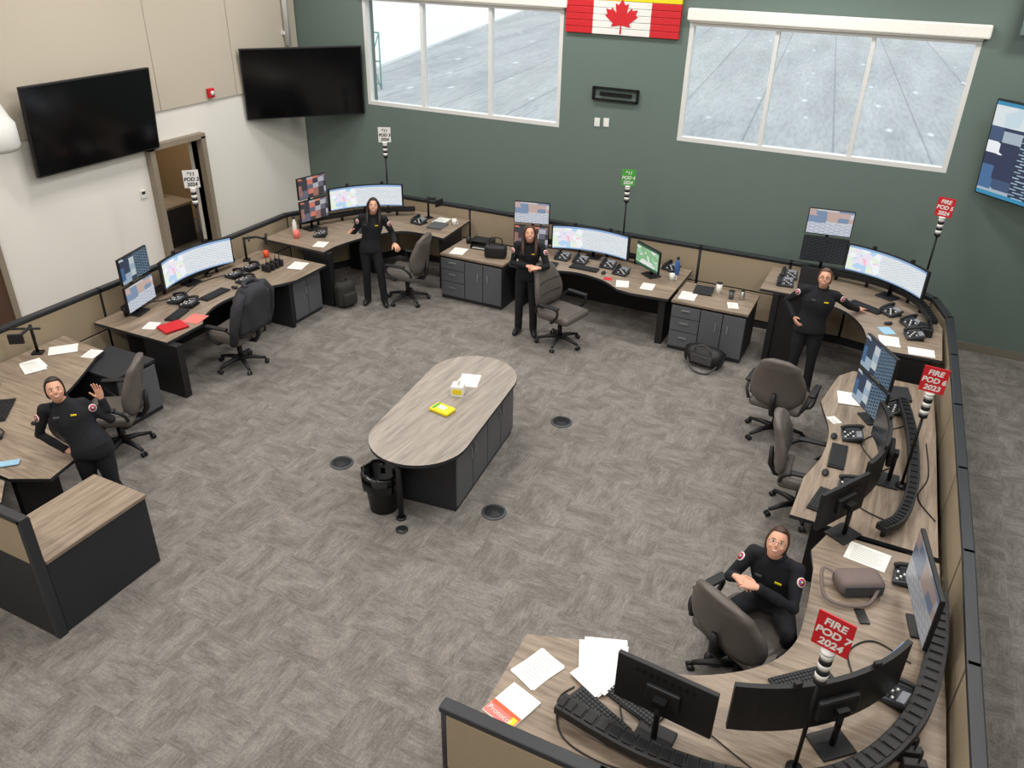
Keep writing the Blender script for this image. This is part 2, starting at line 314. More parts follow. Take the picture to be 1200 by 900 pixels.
b=B("exterior_ground"); b.box((-10,112.6,-.35),(240,200,.1),"outground"); b.obj(world=True)
mat("snow",(.8,.82,.83),.8)
b=B("snow_bank"); b.poly([(-90,14),(-90,90),(-36,90),(-27,52),(-21.6,30),(-19.2,22),(-19,14)],-.3,-.18,"snow"); b.obj(world=True)
mat("bridgegreen",s2l(120,170,158),.6)
b=B("exterior_lattice_fence")
for i in range(9):
    x=-25.2+i*.8; b.cyl((x,27,-.3),(x,27,1.7),.03,"bridgegreen",n=6)
    if i<8: b.cyl((x,27,-.3),(x+.8,27,1.7),.02,"bridgegreen",n=6); b.cyl((x+.8,27,-.3),(x,27,1.7),.02,"bridgegreen",n=6)
for z in (-.1,.7,1.7): b.cyl((-25.2,27,z),(-18.8,27,z),.03,"bridgegreen",n=6)
b.obj(world=True)

# ---------------------------------------------------------------- partitions
path=[(-8.78,2.76),(-8.78,4.5),(-8.78,6.2),(-8.78,8.0),(-8.78,9.75),(-7.85,11.54),(-6.4,11.56),(-5.1,11.56),(-3.8,11.56),(-2.5,11.56),(-1.2,11.56),(-.35,11.56),(.3,11.42),(.68,11.08),(.86,10.5),(.92,9.4),(.97,8.2),(1.02,7.0),(1.07,5.8),(1.10,4.6),(1.13,3.7),(1.15,2.80),(.2,2.80),(-.75,2.80),(-1.74,2.80)]
def partition(name,pts,h,low="beigepanel"):
    b=B(name); t=.07
    for i in range(len(pts)-1):
        a,c=V((*pts[i],0)),V((*pts[i+1],0)); d=c-a; Ln=d.length; ang=math.atan2(d.y,d.x); mid=(a+c)/2
        M=(mid.x,mid.y)
        b.box((*M,h-.02),(Ln+.05,t+.02,.045),"capgrey",rz=ang,bev=.01); b.box((*M,.05),(Ln+.02,t-.01,.1),"cabdark",rz=ang)
        b.box((*M,h/2),(Ln,t-.03,h-.08),"cabdark",rz=ang)
        for z0,z1,mt in ((.12,h*.5-.01,low),(h*.5+.01,h-.06,"beigepanel")): b.box((*M,(z0+z1)/2),(Ln-.04,t,z1-z0),mt,rz=ang,bev=.006)
        for e in (a,c): b.cyl((e.x,e.y,0),(e.x,e.y,h-.01),t/2-.004,"capgrey",n=8)
    return b.obj(world=True)
partition("cubicle_partition",path,1.1)
b=B("cubicle_partition_end"); 
x0,x1=-8.7,-5.33
b.box(((x0+x1)/2,2.71,.38),(x1-x0,.07,.76),"cabdark"); b.box(((x0+x1)/2,2.71,.96),(x1-x0,.05,.4),"beigepanel"); b.box(((x0+x1)/2,2.71,1.19),(x1-x0,.08,.05),"capgrey",bev=.01)
b.box((x1-.02,2.71,.6),(.05,.08,1.2),"capgrey"); b.obj(world=True)
b=B("storage_cabinet"); b.box((-5.645,3.245,.365),(.61,.97,.73),"cabdark",bev=.005); b.box((-5.645,3.245,.745),(.65,.98,.035),"laminate_y",bev=.005); b.obj(world=True)

# ---------------------------------------------------------------- desks
def desk(pts,z,wmat,legs,name="dispatch_desk"):
    b=B(name); b.poly(pts,z-.035,z,wmat,"capgrey")
    for (x,y,sx,sy) in legs: b.box((x,y,(z-.035)/2),(sx,sy,z-.035),"black",bev=.004)
    return b.obj(world=True)
d1=[(-8.7,3.35),(-8.7,5.55),(-7.95,5.5)]+crom([(-7.9,5.35),(-7.6,4.85),(-7.3,4.3),(-6.9,4.02),(-6.38,3.95)])+[(-6.28,3.52)]+[(-6.6,3.35)]
desk(d1,.74,"laminate_x",[(-8.5,5.3,.3,.08),(-8.5,3.6,.3,.08),(-6.75,3.65,.08,.4),(-8.6,4.4,.08,.6)])
desk([(-8.7,2.78),(-8.7,3.31),(-6.6,3.31),(-6.35,3.1),(-6.35,2.78)],.74,"laminate_x",[(-8.4,3.0,.08,.4),(-6.6,3.0,.08,.4)],name="side_desk")
d2=[(-8.7,5.98),(-8.7,8.98),(-7.42,8.98),(-7.42,8.3)]+crom([(-7.5,8.1),(-7.72,7.7),(-7.78,7.2),(-7.66,6.8),(-7.5,6.6)])+[(-7.48,6.0)]
desk(d2,.74,"laminate_y",[(-7.62,6.06,.55,.1),(-8.55,7.4,.06,2.2),(-7.75,8.25,.5,.06)])
z3=.9
d3=[(-8.68,9.08),(-8.68,9.8),(-7.95,11.2),(-7.7,11.45),(-6.35,11.45),(-6.28,10.45)]+crom([(-6.6,10.5),(-7.05,10.42),(-7.35,9.95),(-7.5,9.4),(-7.5,9.06)])
desk(d3,z3,"laminate_x",[(-7.7,9.15,.5,.08),(-6.38,10.85,.08,.6),(-7.95,10.6,.5,.06)])
d4=[(-5.06,11.45),(-2.56,11.45),(-2.56,10.2),(-3.1,10.16)]+crom([(-3.3,10.2),(-3.6,10.42),(-4.0,10.52),(-4.3,10.45),(-4.5,10.3)])+[(-5.06,10.32)]
desk(d4,.74,"laminate_x",[(-4.95,10.85,.08,.6),(-2.66,10.6,.1,.62),(-3.8,11.3,2.2,.05)])
z5=1.02
d5=[(-1.42,11.42),(-.1,11.45),(.35,11.2),(.65,10.8),(.8,10.3),(.82,9.35),(.06,9.32)]+crom([(.02,9.5),(-.08,9.9),(-.3,10.25),(-.65,10.45),(-.85,10.5)])+[(-1.42,10.5)]
desk(d5,z5,"laminate_x",[(-1.2,10.75,.08,.5),(-1.0,10.57,.4,.06),(.45,9.45,.5,.08),(.35,10.4,.4,.3)])
d6=[(.80,9.2),(.86,8.2),(.94,6.1),(-.24,6.12),(-.22,6.7)]+crom([(-.22,6.75),(-.12,7.2),(-.12,7.7),(-.24,8.15)])+[(-.28,8.3),(-.18,9.0),(-.05,9.2)]
desk(d6,.74,"laminate_y",[(.3,6.25,.7,.06),(.3,8.9,.6,.06),(.7,7.5,.06,1.6)])
d7=[(.95,6.03),(1.03,4.5),(1.07,2.9),(-1.66,2.88),(-1.68,3.83),(-1.25,3.98)]+crom([(-1.2,4.02),(-.9,3.98),(-.55,4.0),(-.15,4.28),(.04,4.6),(.07,5.0),(.05,5.5)])+[(.0,5.72),(.1,6.03)]
desk(d7,.74,"laminate_x",[(-1.55,3.35,.06,.8),(.45,5.8,.6,.06),(.1,3.2,.3,.3)])
def pedestal(x0,x1,y0,y1,side,h=.72,dr=True,name="pedestal_cabinet",top="laminate_x"):
    b=B(name); cx,cy=(x0+x1)/2,(y0+y1)/2
    b.box((cx,cy,h/2-.02),(x1-x0,y1-y0,h-.06),"cabdark"); b.box((cx,cy,h),(x1-x0+.03,y1-y0+.03,.035),top,bev=.004)
    if side=='-y':
        W=x1-x0
        def fr(u0,u1,z0,z1,hv):
            b.box((x0+(u0+u1)/2*W,y0-.01,(z0+z1)/2),((u1-u0)*W-.012,.02,z1-z0-.012),"cabgrey",bev=.003)
            if hv=='h': b.box((x0+(u0+u1)/2*W,y0-.03,(z0+z1)/2+.03),(.12,.02,.012),"silver")
            else: b.box((x0+(u1-.08 if hv=='r' else u0+.08)*W,y0-.03,(z0+z1)/2+.1),(.012,.02,.12),"silver")
    else:
        W=y1-y0; s=1 if side=='+x' else -1; xf=x1 if s>0 else x0
        def fr(u0,u1,z0,z1,hv):
            b.box((xf+s*.01,y0+(u0+u1)/2*W,(z0+z1)/2),(.02,(u1-u0)*W-.012,z1-z0-.012),"cabgrey",bev=.003)
            if hv=='h': b.box((xf+s*.03,y0+(u0+u1)/2*W,(z0+z1)/2+.03),(.02,.12,.012),"silver")
            else: b.box((xf+s*.03,y0+(u1-.06 if hv=='r' else u0+.06)*W,(z0+z1)/2+.1),(.02,.012,.12),"silver")
    if dr==True:
        for z0,z1 in ((.06,.3),(.3,.5),(.5,.68)): fr(0,.4,z0,z1,'h')
        fr(.4,.7,.06,.68,'r'); fr(.7,1,.06,.68,'l')
    elif dr==False:
        fr(0,.5,.06,h-.04,'r'); fr(.5,1,.06,h-.04,'l')
    return b.obj(world=True)
pedestal(-6.20,-5.14,10.25,11.0,'-y'); pedestal(-2.50,-1.48,10.22,10.95,'-y')
pedestal(-8.1,-7.4,5.16,5.7,'+x',h=.66,dr=False,top="cabdark"); pedestal(-8.15,-7.56,8.34,8.96,'+x',h=.68,dr=False,top="cabdark")
b=B("oval_island_table"); r=.5; hl=.66; z=.77
cap=[(r*math.cos(a),hl+r*math.sin(a)) for a in [math.pi*i/20 for i in range(21)]]+[(-r*math.cos(a),-hl-r*math.sin(a)) for a in [math.pi*i/20 for i in range(21)]]
b.poly(cap,z-.035,z,"laminate_t","cabdark")
b.box((.0,.08,.36),(.8,1.6,.72),"cabdark")
for i in range(4):
    y=-.72+.4*i+.2; b.box((.41,y,.38),(.02,.385,.64),"cabgrey",bev=.003); b.box((.425,y+(.15 if i%2==0 else -.15),.5),(.02,.012,.12),"silver"); 
    b.box((-.41,y,.38),(.02,.385,.64),"cabgrey",bev=.003)
b.cyl((-.06,-1.02,0),(-.06,-1.02,z-.035),.03,"black"); b.cyl((-.06,-1.02,0),(-.06,-1.02,.02),.05,"black")
b.obj((-3.77,6.29,0),math.radians(6))
b=B("trash_bin")
rg=lambda r,z:[(r*math.cos(a),r*math.sin(a),z) for a in [2*math.pi*i/24 for i in range(24)]]
b.loft([rg(.14,0),rg(.185,.42),rg(.195,.44),rg(.17,.43),rg(.14,.1)],"black",cap=True)
b.loft([[(x*(1+.06*math.sin(i*2.1)),y*(1+.06*math.sin(i*2.1)),z) for i,(x,y,z) in enumerate(q)] for q in (rg(.2,.28),rg(.21,.45),rg(.175,.46),rg(.16,.3))],"blackgloss",cap=False)
b.obj((-3.98,5.35,0))
for (x,y) in ((-4.82,5.77),(-3.03,7.68),(-2.95,5.78)):
    b=B("floor_power_cover"); b.cyl((0,0,0),(0,0,.012),.125,"cabgrey",n=28); b.cyl((0,0,.012),(0,0,.016),.1,"capgrey",n=28)
    for i in range(-3,4): b.box((0,i*.025,.018),(.15,.008,.004),"black")
    b.obj((x,y,0.001))
b=B("floor_power_cover"); b.cyl((0,0,0),(0,0,.012),.06,"capgrey",n=20); b.box((0,0,.014),(.06,.03,.006),"black"); b.obj((-3.62,5.12,.001))

# ---------------------------------------------------------------- chairs
def chair(loc,d,sc=(1.08,1.08,1.03),backtilt=.1,name="office_chair"):
    b=B(name)
    for i in range(5):
        a=2*math.pi*i/5+.3; c,s=math.cos(a),math.sin(a)
        b.tube([(0,0,.12),(.15*c,.15*s,.11),(.29*c,.29*s,.075)],[.035,.026,.018],"black",8)
        for k in (-1,1): b.cyl((.3*c-k*.018*s-.008*s*k,.3*s+k*.018*c+.008*k*c,.028),(.3*c-k*.018*s+.008*s*k,.3*s+k*.018*c-.008*c*k,.028),.027,"black",n=12)
    b.cyl((0,0,.08),(0,0,.3),.03,"blackmetal"); b.cyl((0,0,.28),(0,0,.42),.022,"silver"); b.box((0,0,.41),(.2,.26,.04),"black",bev=.01)
    b.box((0,.03,.465),(.52,.5,.11),"chair",bev=.05,seg=4)
    b.box((0,.06,.505),(.42,.38,.06),"chair",bev=.028,seg=4)
    rings=[]; K=14
    for i in range(K+1):
        t=i/K; z=.52+.58*t; w=.205+.068*math.sin(math.pi*min(1,t*1.15+.1)); 
        if t>.8: w*=math.sqrt(max(0.04,1-((t-.8)/.2)**2*.8))
        if t<.1: w*=.75+.25*t/.1
        th_=.055 if .08<t<.92 else .035
        y=-.24-backtilt*t+.03*math.sin(math.pi*t)
        ring=[]
        for j in range(20):
            a=2*math.pi*j/20; ca,sa=math.cos(a),math.sin(a)
            x=w*math.copysign(abs(ca)**.6,ca); yy=th_*math.copysign(abs(sa)**.7,sa)+.05*(x/.27)**2
            ring.append((x,y+yy,z))
        rings.append(ring)
    b.loft(rings,"chair"); 
    for t in (.35,.62):
        z=.52+.58*t; y=-.24-backtilt*t+.03*math.sin(math.pi*t)+.055
        b.tube([(x,y+.05*(x/.27)**2,z) for x in (-.2,-.1,0,.1,.2)],.006,"cabdark",6)
    b.tube([(0,-.05,.4),(0,-.26,.41),(0,-.31,.5),(0,-.33,.7)],[.03,.03,.03,.02],"black",8)
    for sx in (-1,1):
        b.tube(crom([(sx*.2,.05,.42),(sx*.3,.06,.44),(sx*.315,.16,.56),(sx*.315,.14,.65),(sx*.31,-.05,.66),(sx*.3,-.17,.60),(sx*.26,-.2,.5)],4),.017,"black",8)
        b.box((sx*.313,.03,.665),(.065,.3,.03),"black",bev=.013,seg=3)
    o=b.obj((loc[0],loc[1],0),face_rz(*d)); o.scale=sc; return o
chair((-.73,8.60),(.1,1),(1.14,1.08,1.03)); chair((-.24,7.22),(1,.05),(1.05,1.05,1.0)); chair((-7.36,7.0),(-1,-.12)); chair((-6.6,9.88),(-.95,-.1)); chair((-3.9,9.62),(.9,-.2)); chair((-7.12,4.88),(-.8,-.55)); chair((-.31,4.86),(.5,.86),(1.34,1.12,.93))
b=B("draped_jacket")
rings=[]
for i in range(10):
    t=i/9; z=.62+.585*t; w=.34-.06*t if t<.85 else .2; dy=.14 if t<.9 else .08
    rings.append([((w+.016*math.sin(5*a+i))*math.copysign(abs(math.cos(a))**.6,math.cos(a)),-.30-.09*t+(dy+.016*math.sin(7*a+.6*i))*math.sin(a)+.05,z) for a in [2*math.pi*j/32 for j in range(32)]])
b.loft(rings,"jacket")
for s in (-1,1): b.tube([(s*.22,-.35,1.16),(s*.34,-.33,1.0),(s*.38,-.28,.75),(s*.36,-.22,.50)],[.05,.07,.062,.05],"jacket",10)
b.tube(crom([(-.12,-.35,1.2),(-.1,-.29,1.23),(0,-.27,1.235),(.1,-.29,1.23),(.12,-.35,1.2)],4),.03,"jacket",8)
b.obj((-7.36,7.0,0),face_rz(-1,-.12))

# ---------------------------------------------------------------- monitors
def monitor(x,y,zd,zc,d,scr,w=.6,h=.35,curved=False,stack=None,name="computer_monitor"):
    b=B(name); zc=zc-zd
    def panel(zc,scr):
        if curved:
            Rr=1.5; n=16; ha=w/2/Rr; fr=[]
            for i in range(n+1):
                a=-ha+2*ha*i/n; fr.append((Rr*math.sin(a),Rr*(1-math.cos(a)),-math.sin(a),math.cos(a)))
            vs=[];fs=[]
            for (X,Y,nx,ny) in fr: vs+=[(X-nx*.035,Y-ny*.035,zc-h/2),(X,Y,zc-h/2),(X,Y,zc+h/2),(X-nx*.035,Y-ny*.035,zc+h/2)]
            for i in range(n):
                o=i*4
                for k in range(4): fs.append((o+k,o+(k+1)%4,o+4+(k+1)%4,o+4+k))
            fs+=[(0,1,2,3)[::-1],tuple(n*4+k for k in range(4))]
            b.add(vs,fs,"black")
            vs=[];fs=[];uv=[]
            for i,(X,Y,nx,ny) in enumerate(fr):
                q=1-.02*2/w; vs+=[(X*q+nx*.003,Y+ny*.003,zc-h/2+.012),(X*q+nx*.003,Y+ny*.003,zc+h/2-.012)]
            for i in range(n):
                fs.append((2*i,2*i+1,2*i+3,2*i+2)); u0,u1=1-i/n,1-(i+1)/n; uv.append([(u0,0),(u0,1),(u1,1),(u1,0)])
            b.add(vs,fs,scr,uvs=uv)
            b.box((0,-.06,zc),(.3,.05,.16),"black",bev=.02)
        else:
            b.box((0,-.018,zc),(w,.035,h),"black",bev=.006); s=.012
            b.add([(-w/2+s,.001,zc-h/2+s),(w/2-s,.001,zc-h/2+s),(w/2-s,.001,zc+h/2-s),(-w/2+s,.001,zc+h/2-s)],[(1,0,3,2)],scr,uvs=[[(0,0),(1,0),(1,1),(0,1)]])
            b.box((0,-.05,zc),(.22,.04,.14),"black",bev=.01)
            for k in range(-4,5): b.box((k*.045,-.037,zc+h*.32),(.02,.004,.03),"blackmetal")
    panel(zc,scr); top=zc+.02
    if stack: panel(zc+h+.03,stack); top=zc+h+.06
    b.cyl((0,-.11,0),(0,-.11,top),.02,"blackmetal"); b.box((0,-.09,zc),(.08,.08,.05),"blackmetal")
    if stack: b.box((0,-.09,zc+h+.03),(.08,.08,.05),"blackmetal")
    if curved:
        for k in (-.28,.28): b.box((k,.0,zc+h/2+.02),(.05,.03,.04),"black",bev=.006)
    b.box((0,-.1,.01),(.24,.2,.02),"black",bev=.008)
    return b.obj((x,y,zd),face_rz(*d))
monitor(-8.5,7.50,.74,1.09,(1,-.05),"scr_wide",1.25,.38,True)
monitor(-8.36,6.48,.74,1.02,(.95,.25),"scr_grid",.58,.34,stack="scr_blue")
monitor(-7.82,10.60,z3,1.31,(.70,-.71),"scr_wide",1.22,.36,True)
monitor(-8.22,9.80,z3,1.24,(.95,-.2),"scr_photos",.55,.33,stack="scr_photos")
monitor(-4.06,11.12,.74,1.05,(.05,-1),"scr_wide",1.25,.37,True)
monitor(-5.0,10.95,.74,1.0,(.25,-1),"scr_photos",.55,.34,stack="scr_grid")
monitor(-3.1,10.85,.74,1.03,(-.6,-.8),"scr_map",.56,.34)
monitor(.07,10.93,z5,1.43,(-.54,-.84),"scr_wide",1.2,.36,True)
monitor(-.78,11.2,z5,1.45,(.1,-1),"scr_dark",.58,.35,stack="scr_grid")
monitor(.16,8.10,.74,1.03,(-.8,-.5),"scr_blue",.6,.36,stack="scr_blue")
monitor(.38,7.05,.74,1.05,(-1,.0),"scr_dark",1.2,.38,True)
monitor(.12,6.10,.74,1.04,(-.85,.5),"scr_dark",.6,.36)
monitor(-.6,3.52,.74,1.06,(.08,1),"scr_dark",.64,.38)
monitor(.32,3.95,.74,1.05,(-.68,.73),"scr_wide",1.28,.38,True)
monitor(.76,5.18,.74,1.12,(-1,-.2),"scr_dimgrid",.78,.46)
def rail(pts,z,name="monitor_mount_rail",big=1):
    b=B(name); P=crom(pts,8)
    for i in range(len(P)-1):
        a,c=V((*P[i],0)),V((*P[i+1],0)); d=c-a; ang=math.atan2(d.y,d.x); mid=(a+c)/2
        b.box((mid.x,mid.y,z+.10),(d.length+.012,.10*big,.06),"black",rz=ang,bev=.004)
        b.box((mid.x,mid.y,z+.133),(d.length*.7,.06*big,.012),"blackmetal",rz=ang)
    for k in range(0,len(P),5): b.cyl((P[k][0],P[k][1],z),(P[k][0],P[k][1],z+.12),.022,"black",n=8)
    return b.obj(world=True)
rail([(-1.2,3.30),(-.6,3.22),(0,3.3),(.5,3.62),(.82,4.2),(.93,4.9),(.92,5.5)],.76,big=1.35)
rail([(.5,8.55),(.62,7.9),(.68,7.0),(.62,6.4),(.48,6.15)],.74)
rail([(-.95,11.36),(-.3,11.3),(.2,11.1),(.5,10.75),(.68,10.2)],z5)
rail([(-5.0,11.25),(-4.5,11.34),(-3.8,11.36),(-3.1,11.25)],.74)
rail([(-8.5,9.75),(-8.25,10.25),(-7.85,10.85),(-7.3,11.25)],z3)
rail([(-8.5,6.3),(-8.63,6.9),(-8.63,7.6),(-8.58,8.3)],.74)
def arm(x,y,z,d):
    b=B("monitor_arm"); b.cyl((0,0,0),(0,0,.36),.018,"blackmetal"); b.tube([(0,0,.34),(.0,.18,.36),(.05,.3,.34)],.018,"black",8); b.box((.05,.32,.34),(.16,.03,.12),"black",bev=.01); b.box((0,0,.01),(.12,.1,.02),"black"); b.cyl((-.12,.05,.33),(.2,.1,.37),.014,"black"); return b.obj((x,y,z),face_rz(*d))
arm(-8.55,5.1,.742,(.6,-.8)); arm(-8.55,8.55,.742,(.8,.6)); arm(-7.0,11.2,z3+.002,(1,-.3))

# ---------------------------------------------------------------- sign poles
def sign(x,y,z0,top,d,col,lines,name="status_light_pole"):
    e=bpy.data.objects.new(name,None); bpy.context.collection.objects.link(e); e.location=(x,y,z0); e.rotation_euler=(0,0,face_rz(*d)); e.empty_display_size=.1
    b=B("pole"); H=top-z0
    b.cyl((0,0,0),(0,0,.02),.05,"black"); b.cyl((0,0,0),(0,0,H-.45),.013,"blackmetal",n=10)
    for i in range(6): b.cyl((0,0,H-.48+i*.038),(0,0,H-.48+(i+1)*.038),.036,"black" if i%2==0 else "white",n=20)
    b.cyl((0,0,H-.252),(0,0,H-.235),.04,"white",n=20)
    b.box((0,0,H-.115),(.2,.008,.235),col); b.obj(parent=e)
    fr="white" if col!="white" else "black"
    for i,t in enumerate(lines):
        for s in (1,-1):
            c=bpy.data.curves.new("label","FONT"); c.body=t; c.size=.066; c.align_x='CENTER'; c.extrude=.0006; c.offset=.0022; c.materials.append(MATS[fr]); c.shear=.15
            o=bpy.data.objects.new("label_%d"%i,c); bpy.context.collection.objects.link(o); o.parent=e
            o.location=(0,s*.006,H-.07-i*.07); o.rotation_euler=(math.pi/2,0,math.pi if s>0 else 0)
    return e
sign(.21,3.58,.76,2.0,(-.25,-1),"red",("FIRE","POD 7","2024")); sign(.60,7.0,.76,1.98,(-.1,-1),"red",("FIRE","POD 6","2023"))
sign(.50,11.15,z5,2.36,(-.3,-1),"red",("FIRE","POD 5","2024")); sign(-3.66,11.38,.76,2.11,(.3,-1),"green",("911","POD 4","2024"))
sign(-7.76,11.15,z3,2.3,(.5,-.85),"white",("911","POD 3","2024")); sign(-8.58,7.8,.76,2.25,(.7,-.7),"white",("911","POD 2","2024"))

# ---------------------------------------------------------------- desk items
def keyboard(x,y,z,rz,w=.44):
    b=B("computer_keyboard"); b.box((0,0,.012),(w,.15,.02),"black",bev=.005)
    for r in range(5):
        for c in range(15): b.box((-w/2+.02+(c+.5)*(w-.04)/15,-.055+r*.027,.025),((w-.04)/15*.8,.021,.008),"keys")
    return b.obj((x,y,z),rz)
def mouse(x,y,z,rz=0):
    b=B("computer_mouse"); b.ell((0,0,.018),(.032,.055,.018),"black"); b.box((0,.03,.034),(.006,.02,.006),"keys"); return b.obj((x,y,z),rz)
def phone(x,y,z,rz):
    b=B("desk_telephone"); R=Matrix.Rotation(math.radians(14),4,'X'); b.box((0,0,.04),(.22,.2,.035),"phone",R=R,bev=.008)
    b.box((0,-.0,.012),(.2,.18,.024),"black"); b.tube(crom([(-.075,-.09,.05),(-.075,-.07,.075),(-.075,.06,.105),(-.075,.09,.09)],4),[.024]*3+[.018]*7+[.024]*3,"black",10)
    b.box((.035,.055,.075),(.11,.05,.006),"scr_dimgrid",R=R)
    for r in range(4):
        for c in range(4): b.box((-.015+c*.03,-.07+r*.024,.045+r*.006),(.02,.015,.008),"white" if (r+c)%3==0 else "keys")
    return b.obj((x,y,z),rz)
def paper(x,y,z,rz,w=.216,h=.28,mt="paper",n=1,name="paper_sheet",ink=True):
    b=B(name)
    for i in range(n): b.box((.01*i*math.sin(i*3),.01*i*math.cos(i*2),.0015+i*.003),(w,h,.0025),mt,rz=.08*math.sin(i*5))
    if mt=="paper" and ink:
        for i in range(9): b.box((-.01*(i%3),h/2-.04-i*.025*h/.28,.0032+(n-1)*.003),(w*.75-.02*(i%3),.003,.0008),"lineink")
    return b.obj((x,y,z),rz)
def mug(x,y,z,mt="white",h=.1,r=.04,handle=True,name="coffee_mug"):
    b=B(name); g=lambda r,z:[(r*math.cos(a),r*math.sin(a),z) for a in [2*math.pi*i/20 for i in range(20)]]
    b.loft([g(r*.85,0),g(r,h),g(r*.9,h),g(r*.75,.01)],mt)
    if handle: b.tube(crom([(r*.9,0,h*.8),(r*1.6,0,h*.75),(r*1.6,0,h*.3),(r*.85,0,h*.25)],4),.006,mt,8)
    else: b.cyl((0,0,h),(0,0,h+.008),r*1.05,"black")
    return b.obj((x,y,z))
def bottle(x,y,z,mt="silver",h=.24):
    b=B("water_bottle"); b.tube([(0,0,0),(0,0,.01),(0,0,h*.75),(0,0,h*.85),(0,0,h)],[.03,.035,.035,.02,.02],mt,16); b.cyl((0,0,h),(0,0,h+.03),.022,"black"); return b.obj((x,y,z))
def binder(x,y,z,rz,mt): 
    b=B("file_binder"); b.box((0,0,.015),(.26,.3,.03),mt,bev=.004); b.box((.005,0,.015),(.25,.27,.022),"paper"); return b.obj((x,y,z),rz)
def radio(x,y,z,rz,n=4):
    b=B("radio_charger_stack")
    for i in range(n): b.box((0,i*.09,.05),(.14,.06,.1),"black",bev=.01); b.cyl((.02,i*.09,.1),(.02,i*.09,.2),.006,"black",n=6)
    return b.obj((x,y,z),rz)
Z=.741
keyboard(-7.72,4.08,Z,2.3); phone(-8.3,4.3,Z,-1.2); paper(-8.3,4.85,Z,1.2,n=4); paper(-8.38,5.3,Z,.9,.3,.22,n=3,ink=False); mouse(-7.2,4.08,Z,2.5); paper(-8.0,5.38,Z,.3,.16,.2)
b=B("headset"); b.tube(crom([(-.09,0,.02),(-.08,.08,.025),(0,.13,.03),(.08,.08,.025),(.09,0,.02)],5),.008,"black",8); b.ell((-.09,0,.025),(.03,.035,.025),"black"); b.ell((.09,0,.025),(.03,.035,.025),"black"); b.tube([(.09,0,.03),(.06,-.09,.02),(0,-.13,.02)],.004,"black",6); b.obj((-7.35,3.7,Z),.4)
b=B("face_mask"); b.box((0,0,.012),(.17,.09,.012),"lightblue",bev=.005,rz=.3); b.tube(crom([(-.08,.02,.01),(-.14,.05,.006),(-.13,-.03,.006),(-.08,-.03,.01)],4),.002,"white",6); b.obj((-6.8,3.5,Z),.5)
keyboard(-8.02,7.35,Z,-1.55); phone(-8.28,6.95,Z,-1.3); phone(-8.05,6.93,Z,-1.3); phone(-8.25,7.98,Z,-1.6); phone(-7.98,7.9,Z,-1.6); phone(-8.25,8.3,Z,-1.7)
binder(-7.72,6.33,Z,-.3,"red"); paper(-7.68,6.66,Z,.2,.22,.26,"pink"); paper(-8.0,6.25,Z,.4,.16,.2); mouse(-7.95,7.65,Z,-1.5); paper(-7.75,8.75,Z,.3,n=3); mug(-8.4,8.8,Z,"orange"); radio(-8.0,8.35,Z,0)
keyboard(-7.95,6.62,Z,-1.3,.36)
z=z3+.001
keyboard(-7.62,10.2,z,-.85); phone(-8.0,9.62,z,-1.1); phone(-7.8,10.4,z,-.8); paper(-7.75,9.3,z,.3,.18,.24); mug(-8.25,9.35,z,"pink",.12,.045); bottle(-8.4,9.5,z,"white"); phone(-7.0,10.9,z,-.2); mug(-6.45,11.1,z,"white"); binder(-6.65,10.9,z,.1,"cabgrey"); paper(-6.75,11.2,z,.1,n=2)
b=B("file_tray"); 
for i in range(3): b.box((0,0,.01+i*.06),(.32,.25,.006),"black"); 
for sx in (-1,1): b.box((sx*.16,0,.07),(.006,.25,.14),"black")
b.box((0,0,.02),(.28,.22,.012),"paper"); b.obj((-5.75,10.78,.738),.1)
b=B("handbag"); b.box((0,0,.1),(.34,.18,.2),"black",bev=.05,seg=4); b.tube(crom([(-.1,0,.19),(-.08,0,.3),(.08,0,.3),(.1,0,.19)],5),.01,"black",8); b.obj((-5.38,10.5,.738),.3)
paper(-6.0,10.45,.738,.2,n=2); mug(-6.05,10.85,.738,"black")
keyboard(-4.0,10.7,Z,0); keyboard(-4.58,10.6,Z,.15,.36); phone(-3.45,10.78,Z,-.1); phone(-4.45,10.93,Z,0); phone(-4.15,10.93,Z,0); phone(-3.72,10.95,Z,0); paper(-3.3,10.42,Z,.3,.18,.24); paper(-2.95,10.5,Z,.1,.18,.24); mug(-2.72,10.9,Z,"white"); mouse(-3.68,10.66,Z); bottle(-2.72,11.15,Z,"blue"); paper(-3.55,10.5,Z,.2,.12,.1,"red"); mug(-4.9,10.5,Z,"black"); phone(-2.85,11.3,Z,-.4)
paper(-2.35,10.45,.738,.1,n=2); mug(-2.0,10.75,.738,"cup",.15,.042,False,"paper_cup"); mug(-1.8,10.65,.738,"cabgrey",.11,.04,False,"travel_mug"); bottle(-1.66,10.7,.738,"silver",.12); binder(-2.2,10.72,.738,.1,"cabdark"); paper(-1.72,10.42,.738,.3,.14,.2)
z=z5+.001
keyboard(-.1,10.5,z,-.5); phone(.45,10.2,z,-1.0); phone(.2,10.45,z,-.8); phone(.5,9.85,z,-1.3); paper(.25,9.6,z,.2,n=2); paper(.6,9.47,z,.1,.28,.2,ink=False); mouse(.2,10.1,z,-1); phone(-1.15,11.1,z,.1); phone(-1.15,10.8,z,.1); paper(.2,9.9,z,.5,.15,.2,"lightblue"); radio(.62,9.95,z,.1,3)
b=B("laptop_computer"); b.box((0,0,.01),(.34,.24,.018),"black",bev=.004); b.box((0,.13,.12),(.34,.012,.23),"black",R=Matrix.Rotation(-.2,4,'X'),bev=.004); b.box((0,-.01,.02),(.29,.12,.004),"keys"); b.obj((-.82,10.85,z),.1) 
